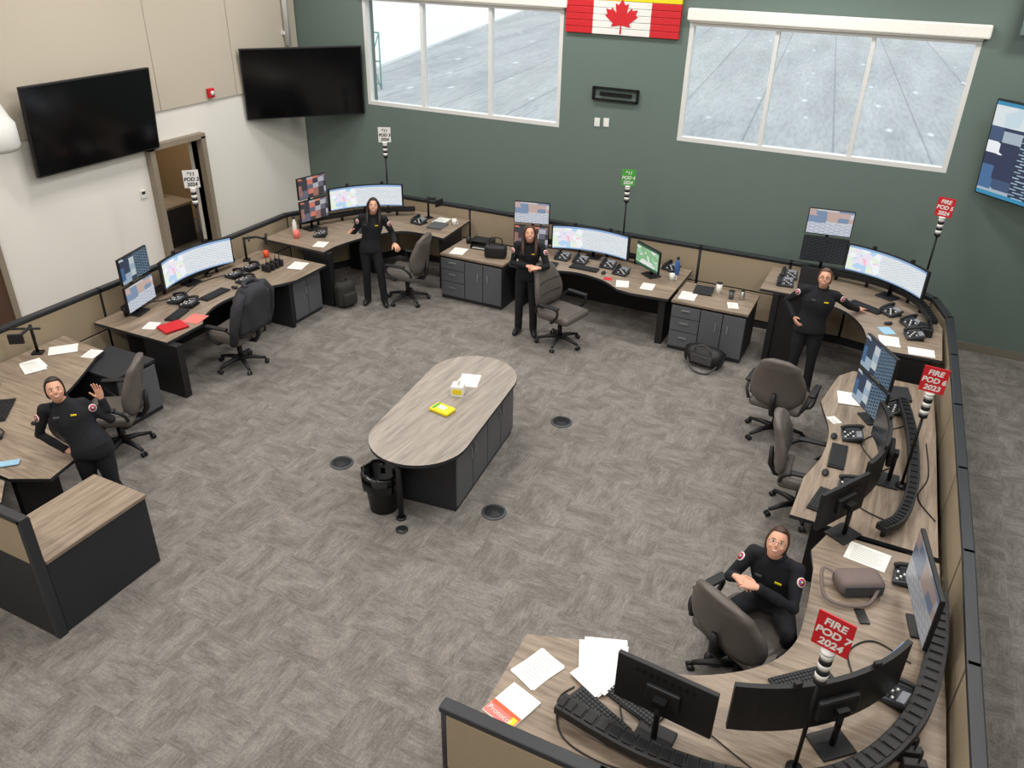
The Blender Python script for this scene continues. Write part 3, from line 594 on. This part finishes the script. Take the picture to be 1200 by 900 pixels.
keyboard(.02,7.25,Z,-1.55); keyboard(-.02,6.45,Z,-1.75,.38); paper(-.02,8.5,Z,.2,n=3,ink=False); mug(.2,8.75,Z,"black"); binder(.45,8.85,Z,.2,"cabdark"); phone(.1,7.68,Z,-1.4); phone(.45,8.45,Z,-1); mouse(-.05,6.9,Z); paper(-.1,7.95,Z,.7,.1,.14); phone(.18,6.75,Z,-1.6); mouse(-.06,7.6,Z)
b=B("sticky_note_pad"); b.box((0,0,.006),(.08,.08,.012),"yellow"); b.obj((.22,8.42,Z))
paper(.42,5.85,Z,-.15,.32,.24,n=1); keyboard(.15,4.3,Z,.75); keyboard(-.98,3.42,Z,2.75); keyboard(-.8,3.60,Z,2.8,.4)
paper(-1.48,3.58,Z,-.35,.22,.3,n=2); paper(-1.1,3.84,Z,.3,.3,.36,n=5,ink=False); paper(-1.08,3.72,Z,-.4,.25,.3,n=4,ink=False).location.z=Z+.016; phone(.72,4.45,Z,-1.9); phone(.55,3.4,Z,-2.6); phone(.72,5.7,Z,-1.6); radio(.85,3.9,Z,.3,3); phone(.2,3.2,Z,-2.9); binder(.8,3.3,Z,.3,"cabdark")
b=B("protocol_booklet"); b.box((0,0,.006),(.24,.3,.012),"paper"); b.box((0,-.09,.0135),(.235,.11,.003),"pink"); b.box((0,-.05,.0145),(.235,.03,.003),"orange"); b.box((.09,-.1,.0155),(.04,.08,.002),"yellow")
bo=b.obj((-1.5,3.22,Z),-.3)
t=bpy.data.curves.new("cover_text","FONT"); t.body="Protocol"; t.size=.055; t.align_x='CENTER'; t.materials.append(MATS["white"]); to=bpy.data.objects.new("cover_text",t); bpy.context.collection.objects.link(to); to.parent=bo; to.location=(-.01,-.12,.018)
b=B("shoulder_bag"); b.box((0,0,.07),(.36,.22,.14),"purse",bev=.06,seg=4); b.tube(crom([(-.15,.05,.1),(-.25,.1,.12),(-.3,-.1,.04),(-.2,-.2,.03),(0,-.2,.03),(.13,-.08,.1)],5),.014,"purse",8,flat=.5); b.box((0,-.11,.07),(.3,.012,.09),"greyfab",bev=.004); b.obj((.38,5.42,Z),.5)
b=B("mobile_phone"); b.box((0,0,.006),(.075,.15,.01),"blackgloss",bev=.003); b.obj((.45,5.12,Z),.4)
b=B("telephone_cable"); P=[(.6,3.6,.76),(.3,3.4,.75),(-.3,3.6,.75),(-.7,3.85,.75),(-.9,3.65,.75),(-.8,3.4,.75)]; b.tube(crom(P,8),.005,"black",6); b.obj(world=True)
for P in ([(-.3,3.35),(-.7,3.12),(-1.1,3.15),(-1.25,3.4),(-1.2,3.55)],[(.55,6.4),(.3,6.5),(.15,6.75),(.3,7.0),(.5,7.3)],[(.6,8.2),(.35,7.9),(.2,7.6),(.35,7.3)],[(.8,4.8),(.55,4.9),(.4,4.7),(.5,4.4)],[(.9,6.6),(.75,6.9),(.82,7.3),(.78,7.9)],[(-8.6,6.7),(-8.4,7.1),(-8.5,7.6),(-8.35,8.1)]):
    b=B("computer_cable"); b.tube(crom([(x,y,.748) for x,y in P],8),.006,"black",6); b.obj(world=True)
b=B("tissue_box"); b.box((0,0,.06),(.13,.13,.12),"cup",bev=.004); b.tube([(0,0,.11),(.01,0,.16),(.03,.01,.2)],[.03,.035,.008],"paper",8,flat=.5); b.box((0,-.066,.06),(.1,.003,.06),"yellow"); b.obj((-3.78,6.53,.77),.3)
b=B("wipes_packet"); b.box((0,0,.02),(.24,.16,.04),"yellow",bev=.015,seg=3); b.box((0,0,.042),(.09,.06,.006),"cup"); b.box((-.08,0,.041),(.03,.12,.003),"green"); b.obj((-3.75,6.15,.77),-.15)
paper(-3.82,6.85,.77,.3,ink=False)
b=B("duffel_bag"); b.tube([(-.26,0,.13),(-.25,0,.13),(-.15,0,.15),(.15,0,.15),(.25,0,.13),(.26,0,.13)],[.06,.12,.145,.145,.12,.06],"black",16,flat=.95)
b.tube(crom([(-.12,-.1,.2),(-.1,-.12,.3),(0,-.1,.34),(.1,-.12,.3),(.12,-.1,.2)],5),.012,"greyfab",8); b.tube(crom([(-.25,0,.18),(-.1,-.25,.05),(.15,-.24,.02),(.25,0,.15)],6),.012,"greyfab",8); b.box((0,-.14,.14),(.3,.02,.12),"greyfab",bev=.008); b.obj((-1.9,9.95,.0),-.15)
b=B("backpack"); b.box((0,0,.2),(.32,.22,.4),"olive",bev=.08,seg=4); b.box((0,-.12,.15),(.24,.08,.2),"olive",bev=.03,seg=3); b.tube(crom([(-.05,0,.39),(-.03,0,.44),(.03,0,.44),(.05,0,.39)],4),.01,"black",8)
for s in (-1,1): b.tube(crom([(s*.1,.1,.36),(s*.12,.17,.25),(s*.13,.12,.06)],4),.015,"black",8)
b.obj((-7.33,9.25,0),1.3)
b=B("computer_tower"); b.box((0,0,.2),(.18,.4,.4),"black",bev=.006); b.box((0,-.201,.3),(.14,.004,.1),"blackgloss"); b.obj((-8.0,7.9,0),1.5)
b=B("electrical_junction_box"); b.box((0,0,.5),(.1,.1,.12),"white",bev=.01); b.cyl((0,0,0),(0,0,.45),.02,"silver"); b.obj((2.05,10.6,0))

# ---------------------------------------------------------------- people
def hand(parent,wr,d,nrm,right,curl=.35,spread=.12,name="hand"):
    d=V(d).normalized(); nrm=V(nrm); nrm=(nrm-d*nrm.dot(d)).normalized(); s=d.cross(nrm)*(1 if right else -1)
    wr=V(wr); b=B(name)
    P=lambda u,v,w: wr+d*u+s*v+nrm*w
    rings=[]
    for u,hw,ht in ((-.03,.024,.02),(.0,.026,.02),(.03,.036,.018),(.06,.042,.016),(.085,.041,.013),(.093,.036,.009)):
        rings.append([P(u,hw*math.cos(a),ht*math.sin(a)) for a in [2*math.pi*j/14 for j in range(14)]])
    b.loft(rings,"skin")
    for k,(v,Ln) in enumerate(((.031,.072),(.0105,.082),(-.0105,.075),(-.031,.058))):
        p=P(.082,v,0); a=0; pts=[p-d*.012,p]; dirs=d+s*(spread*(v/.03)); dirs.normalize()
        for seg,fr in enumerate((.45,.3,.25)):
            a+=curl*(1 if seg else .7)*(1+.08*k); dd=dirs*math.cos(a)+nrm*math.sin(a); p=p+dd*(Ln*fr*1.05); pts.append(p)
        b.tube(pts,[.009,.009,.0082,.0076,.006],"skin",8)
    p0=P(.02,.026,.004); t1=(d*.6+s*.75+nrm*.25).normalized(); t2=(d*.85+s*.4+nrm*.35).normalized()
    b.tube([p0,p0+t1*.035,p0+t1*.035+t2*.03,p0+t1*.035+t2*.052],[.014,.0115,.0095,.007],"skin",8)
    o=b.obj(parent=parent); m=o.modifiers.new("remesh","REMESH"); m.mode='VOXEL'; m.voxel_size=.0038; m.use_smooth_shade=True
    m=o.modifiers.new("sm","SMOOTH"); m.iterations=2; m.factor=.4; return o
def person(loc,facing,J,look,hair="hair1",style="long",glasses=False,name="woman_in_uniform",hands=None,z0=0,bulk=1.0):
    e=bpy.data.objects.new(name,None); bpy.context.collection.objects.link(e); e.location=(loc[0],loc[1],z0); rz=face_rz(*facing); e.rotation_euler=(0,0,rz); e.empty_display_size=.2
    b=B("uniform_body"); mt="uniform"
    pel,ch,nk=V(J['pelvis']),V(J['chest']),V(J['neck']); SR,SL=V(J['sr']),V(J['sl'])
    sx=(SR-SL).normalized(); up=(nk-pel).normalized(); hx=V((1,0,0))
    def ring(c,hw,hd,xa,upv):
        ya=upv.cross(xa).normalized(); out=[]
        for j in range(20):
            a=2*math.pi*j/20; ca,sa=math.cos(a),math.sin(a)
            out.append(c+xa*(hw*math.copysign(abs(ca)**.85,ca))+ya*(hd*math.copysign(abs(sa)**.9,sa)))
        return out
    spine=crom([tuple(pel-V((0,0,.09))),tuple(pel),tuple((pel*.55+ch*.45)),tuple(ch),tuple(ch*.45+nk*.55),tuple(nk)],3)
    N=len(spine); W=[.165,.172,.170,.168,.158,.148,.142,.143,.152,.163,.170,.168,.150,.112,.075,.055]; Dp=[.115,.125,.125,.12,.113,.107,.103,.106,.115,.122,.12,.108,.092,.078,.062,.05]
    rings=[]
    for i,p in enumerate(spine):
        t=i/(N-1); xa=(hx*(1-t)+sx*t).normalized(); upv=(V(spine[min(i+1,N-1)])-V(spine[max(i-1,0)])).normalized(); xa=(xa-upv*xa.dot(upv)).normalized(); k=min(len(W)-1,int(round(t*(len(W)-1))))
        rings.append(ring(V(p),W[k]*bulk,Dp[k]*bulk,xa,upv))
    b.loft(rings,mt)
    fwd=sx.cross(up); fwd=-fwd if fwd.y<0 else fwd
    for s in (-1,1): b.ell(ch*.8+nk*.2+sx*s*.07+fwd*.072,(.062,.05,.06),mt)
    for S,E,Wr in ((SR,V(J['er']),V(J['wr'])),(SL,V(J['el']),V(J['wl']))):
        inn=(nk*.45+S*.55)-up*.03
        b.tube([inn,S,S*.5+E*.5,E,E*.55+Wr*.45,Wr],[.058,.059,.052,.046,.043,.036],mt,14)
        b.ell(S,(.057,.057,.055),mt); b.ell(E,(.046,.046,.046),mt)
        ax=(Wr-E).normalized(); b.tube([Wr-ax*.03,Wr-ax*.005],[.041,.041],mt,14)
    for s,k in (('r',1),('l',-1)):
        hp=V(J['h'+s]) if 'h'+s in J else pel+V((k*.08,0,-.05)); kn=V(J['k'+s]); an=V(J['a'+s])
        b.tube([hp+V((0,0,.05)),hp,hp*.5+kn*.5,kn,kn*.5+an*.5,an,an-V((0,0,.03))],[.08*bulk,.092*bulk,.078*bulk,.062,.058,.055,.055],mt,16)
        b.ell(kn,(.061,.061,.061),mt)
    o=b.obj(parent=e); m=o.modifiers.new("remesh","REMESH"); m.mode='VOXEL'; m.voxel_size=.011; m.use_smooth_shade=True
    m=o.modifiers.new("sm","SMOOTH"); m.iterations=4; m.factor=.5
    b=B("shoes")
    for s in 'rl':
        an=V(J['a'+s]); fd=V(J.get('foot'+s,(0,1,0))).normalized(); bz=an.z-.09
        b.tube([V((an.x,an.y,bz+.045))-fd*.07,V((an.x,an.y,bz+.05))-fd*.05,V((an.x,an.y,bz+.055)),V((an.x,an.y,bz+.045))+fd*.1,V((an.x,an.y,bz+.035))+fd*.16,V((an.x,an.y,bz+.03))+fd*.185],[.025,.042,.045,.045,.034,.015],"black",12)
        b.tube([V((an.x,an.y,bz+.04)),V((an.x,an.y,bz+.13))],[.05,.055],"black",12)
    b.obj(parent=e)
    look=V(look).normalized(); Rl=Matrix.Rotation(-rz,3,'Z')@look; yv=Rl.normalized(); tiltv=V(J.get('headup',(0,0,1))); xv=yv.cross(tiltv).normalized(); zv=xv.cross(yv)
    hc=V(J['head']); M=Matrix(((xv.x,yv.x,zv.x,hc.x),(xv.y,yv.y,zv.y,hc.y),(xv.z,yv.z,zv.z,hc.z),(0,0,0,1)))
    b=B("head")
    def hf(d):
        x,y,z=d
        if z<0: x*=1-.26*(-z)**1.6
        if y<0 and z<0: y*=1-.35*(-z)
        if y>0 and z<0: y*=1+.10*(-z)
        return V((x,y,z))
    b.ell((0,0,0),(.072,.089,.117),"skin",M,n=32,k=24,fn=hf)
    b.tube([(0,.080,.016),(0,.093,-.006),(0,.103,-.022),(0,.092,-.030)],[.006,.008,.0105,.007],"skin",10,M=M)
    for s in (-1,1):
        b.ell((s*.008,.092,-.026),(.006,.007,.005),"skin",M,n=8,k=6)
        b.ell((s*.028,.0775,.004),(.0135,.007,.0058),"eye",M,n=12,k=8); b.ell((s*.028,.083,.004),(.0056,.003,.0056),"iris",M,n=10,k=6)
        b.tube([(s*.014,.087,.022),(s*.03,.083,.027),(s*.045,.071,.020)],[.0022,.003,.0018],hair,8,M=M)
        b.tube([(s*.014,.0825,.0085),(s*.028,.0845,.0112),(s*.042,.075,.007)],[.001,.0017,.0012],"iris",6,M=M)
        b.ell((s*.0725,-.008,-.008),(.007,.017,.027),"skin",M,n=10,k=8)
        b.ell((s*.036,.066,-.028),(.019,.017,.016),"skin",M,n=12,k=8)
    b.tube(crom([(-.026,.0785,-.052),(-.014,.087,-.0575),(0,.090,-.0595),(.014,.087,-.0575),(.026,.0785,-.052)],3),[.002]+[.0052]*11+[.002],"lips",8,M=M,flat=1.1)
    b.tube(crom([(-.018,.0865,-.0535),(0,.0935,-.0580),(.018,.0865,-.0535)],4),.0032,"teeth",8,M=M)
    nb=V(nk); cb=M@V((0,-.02,-.07)); b.tube([nb-V((0,0,.03)),nb,(nb+cb)/2,cb],[.056,.05,.047,.05],"skin",14)
    if glasses:
        for s in (-1,1):
            b.tube([(s*.031+.019*math.cos(a),.094,.003+.016*math.sin(a)) for a in [2*math.pi*i/14 for i in range(15)]],.0014,"black" if glasses==1 else "silver",6,M=M)
            b.tube([(s*.05,.093,.006),(s*.073,.0,.004)],.0013,"black",6,M=M)
        b.tube([(-.012,.095,.006),(.012,.095,.006)],.0013,"black",6,M=M)
    b.obj(parent=e)
    b=B("hair")
    rings=[];K=16;n=32
    for i in range(K+1):
        t=i/K; ring=[]
        for j in range(n):
            a=2*math.pi*j/n; front=max(0,math.sin(a))
            lim=-.62 if math.sin(a)<0 else (-.62+ (1.27)*min(1,front*1.75)**.8)
            la=math.pi/2-(math.pi/2-math.asin(max(-1,min(1,lim))))*t
            cl=math.cos(la); z=math.sin(la); k=1.0
            if z<0 and math.sin(a)<0: k=1-.12*(-z)
            off=.012*(1 if t<.9 else (1-t)/.1*.9+.1)
            ring.append(((.072+off)*cl*math.cos(a)*k,(.089+off)*cl*math.sin(a)*k-.004,(.117+off)*z))
        rings.append(ring)
    b.loft(rings,hair,M=M,cap=False)
    b.ell((0,-.028,.03),(.081,.085,.098),hair,M,n=26,k=18)
    if style=="long":
        for s in (-1,1):
            b.tube(crom([(s*.03,.045,.1),(s*.066,.045,.055),(s*.082,.025,-.01),(s*.086,.02,-.10),(s*.09,.045,-.20),(s*.082,.065,-.29)],3),[.014,.018,.021,.024,.026,.028,.03,.031,.032,.033,.034,.034,.032,.028,.02,.008],hair,10,M=M,flat=.75)
        b.tube([(0,-.08,.05),(0,-.09,-.06),(0,-.1,-.16),(0,-.12,-.26)],[.08,.085,.09,.06],hair,14,M=M,flat=.5,hint=(0,1,0))
    elif style=="bun":
        b.ell((0,-.125,.04),(.042,.038,.042),hair,M)
    elif style=="pony":
        b.tube(crom([(0,-.1,.03),(.02,-.14,-.04),(.03,-.13,-.16),(.03,-.12,-.24)],4),[.03]*4+[.034]*5+[.025]*3+[.008],hair,10,M=M)
    b.obj(parent=e)
    b=B("insignia")
    b.tube([nk+V((.060*math.cos(a),.057*math.sin(a)+.004,.004+.015*math.sin(-a))) for a in [2*math.pi*i/18 for i in range(19)]],.014,"uniform",8)
    for S,E in ((SR,V(J['er'])),(SL,V(J['el']))):
        out=(S-(SR+SL)/2); out.z=0; out=(out.normalized()*.75+V((0,.65,.1))).normalized(); ax=(E-S).normalized(); out=(out-ax*out.dot(ax)).normalized(); pc=S+ax*.09+out*.053
        for r_,mt_,o_ in ((.036,"white",.0),(.029,"red",.003),(.017,"blue",.006),(.008,"yellow",.009)): b.cyl(pc+out*(o_-.006),pc+out*(o_+.003),r_,mt_,n=18)
    cpos=ch*.62+nk*.38
    for s,mt_ in ((-1,"yellow"),(1,"cabgrey")):
        q=cpos+sx*(s*.075)+fwd*.120*bulk; b.box(q,(.05,.012,.012),mt_,rz=math.atan2(sx.y,sx.x))
    b.obj(parent=e)
    H=hands
    hand(e,J['wr'],H[0][0],H[0][1],True,H[0][2],name="hand_right"); hand(e,J['wl'],H[1][0],H[1][1],False,H[1][2],name="hand_left")
    return e
def stand(**k):
    J=dict(pelvis=(0,0,.93),chest=(0,.0,1.2),neck=(0,-.01,1.42),sr=(.165,-.01,1.36),sl=(-.165,-.01,1.36),kr=(.1,.02,.49),kl=(-.1,.03,.49),ar=(.11,-.02,.09),al=(-.11,0,.09),head=(0,.015,1.545),footr=(.25,1,0),footl=(-.25,1,0)); J.update(k); return J
# woman at the back-left pod, weight on one leg, hand resting towards the chair
person((-7.0,9.56),(.5,-.86),stand(pelvis=(.02,0,.93),chest=(-.02,.0,1.2),neck=(-.05,-.01,1.42),sr=(.11,-.01,1.375),sl=(-.21,-.01,1.345),head=(-.065,.015,1.545),headup=(-.06,0,1),er=(.25,-.07,1.13),wr=(.27,.13,1.2),el=(-.32,-.05,1.10),wl=(-.36,.17,1.02),kl=(-.12,.07,.49),al=(-.15,.06,.09)),V((7.05,-9.5,3.4)),"hair1","long",hands=(((.1,.75,.3),(-.6,.3,-.5),.35),((-.4,.8,-.3),(0,-.1,-1),.35)),bulk=.96)
# woman standing behind chair with hands clasped on its back
person((-4.47,9.70),(.3,-.95),stand(chest=(-.02,.03,1.2),neck=(-.03,.05,1.41),sr=(.135,.05,1.355),sl=(-.195,.05,1.345),head=(-.03,.085,1.53),er=(.2,.06,1.09),wr=(-.03,.25,1.13),el=(-.29,.14,1.10),wl=(-.20,.32,1.14)),V((4.5,-9.6,3.4)),"hair2","long",hands=(((-1,.3,-.1),(0,-.3,-1),.5),((.9,.25,.0),(0,-.3,-1),.5)),bulk=.95)
# woman at raised desk, one hand on hip, leaning other hand on the desk top
person((-.66,9.86),(.05,-1),stand(chest=(-.03,-.02,1.2),neck=(-.05,-.03,1.42),sr=(.13,-.01,1.375),sl=(-.21,-.05,1.34),head=(-.05,.0,1.545),er=(.33,-.10,1.16),wr=(.20,.04,1.0),el=(-.40,-.2,1.17),wl=(-.50,-.40,1.07)),V((.65,-9.8,3.4)),"hair3","pony",glasses=1,hands=(((-.5,.7,-.5),(-.8,-.3,.2),.4),((-.5,-.85,-.1),(0,0,-1),.12)),bulk=1.15)
# waving woman leaning on the desk edge
J=dict(pelvis=(.08,-.10,.86),chest=(.19,-.19,1.08),neck=(.265,-.235,1.29),sr=(.43,-.235,1.21),sl=(.10,-.23,1.24),er=(.54,-.27,.93),wr=(.31,-.15,.80),el=(-.10,-.25,1.03),wl=(-.06,-.27,1.25),
 kr=(.16,-.07,.45),kl=(-.04,-.04,.46),ar=(.13,-.22,.09),al=(-.10,-.14,.09),head=(.28,-.20,1.415),headup=(.06,-.06,1),footr=(.2,1,0),footl=(-.1,1,0))
person((-6.12,3.93),(.64,-.77),J,V((6.4,-3.9,3.3)),"hair1","bun",hands=(((-.95,.3,-.1),(0,-.2,-1),.15),((.1,0,1),(.3,1,.1),.08)),bulk=1.1)
# seated woman leaning over the back of her chair
J=dict(pelvis=(0,-.03,.65),chest=(.01,.05,.93),neck=(.01,.11,1.17),sr=(.175,.10,1.10),sl=(-.155,.09,1.10),er=(.27,.24,.90),wr=(.17,.41,1.07),el=(-.23,.27,.90),wl=(.01,.43,1.08),
 hr=(.09,.0,.61),hl=(-.09,.0,.61),kr=(.25,.28,.58),kl=(-.24,.22,.58),ar=(.25,.16,.12),al=(-.22,.10,.12),head=(.01,.16,1.305),headup=(-.08,.1,1),footr=(.3,.9,0),footl=(-.3,.9,0))
person((-.19,5.10),(-.2,-.98),J,V((.2,-5,3.9)),"hair2","bun",glasses=2,hands=(((-1,.25,.05),(0,-.3,-1),.5),((1,.2,.05),(0,-.3,-1),.55)),bulk=1.06)

# ---------------------------------------------------------------- lights
m,nt,p=newmat("lampglow"); MATS["lampglow"]=m; p.inputs["Emission Color"].default_value=(1,.97,.93,1); p.inputs["Emission Strength"].default_value=2
for x in (-8.2,-4.9,-1.6,1.7):
    for y in (0.5,4.2,7.6,10.6):
        b=B("ceiling_light_panel"); b.box((x,y,ZC-.03),(1.25,.65,.05),"white"); b.box((x,y,ZC-.058),(1.15,.55,.008),"lampglow"); b.obj(world=True)
        l=bpy.data.lights.new("ceiling_lamp","AREA"); l.shape='RECTANGLE'; l.size=1.15; l.size_y=.55; l.energy=72; l.color=(1,.97,.93)
        o=bpy.data.objects.new("ceiling_lamp",l); bpy.context.collection.objects.link(o); o.location=(x,y,ZC-.08)
l=bpy.data.lights.new("side_room_lamp","AREA"); l.size=.8; l.energy=25; l.color=(1,.9,.75); o=bpy.data.objects.new("side_room_lamp",l); bpy.context.collection.objects.link(o); o.location=(-12,9.6,2.55)
wd=bpy.data.worlds.new("world"); bpy.context.scene.world=wd; wd.use_nodes=True; bg=wd.node_tree.nodes["Background"]; bg.inputs[0].default_value=(.93,.965,1,1); bg.inputs[1].default_value=1.7
vs=bpy.context.scene.view_settings; vs.view_transform='Standard'; vs.look='None'; vs.exposure=0
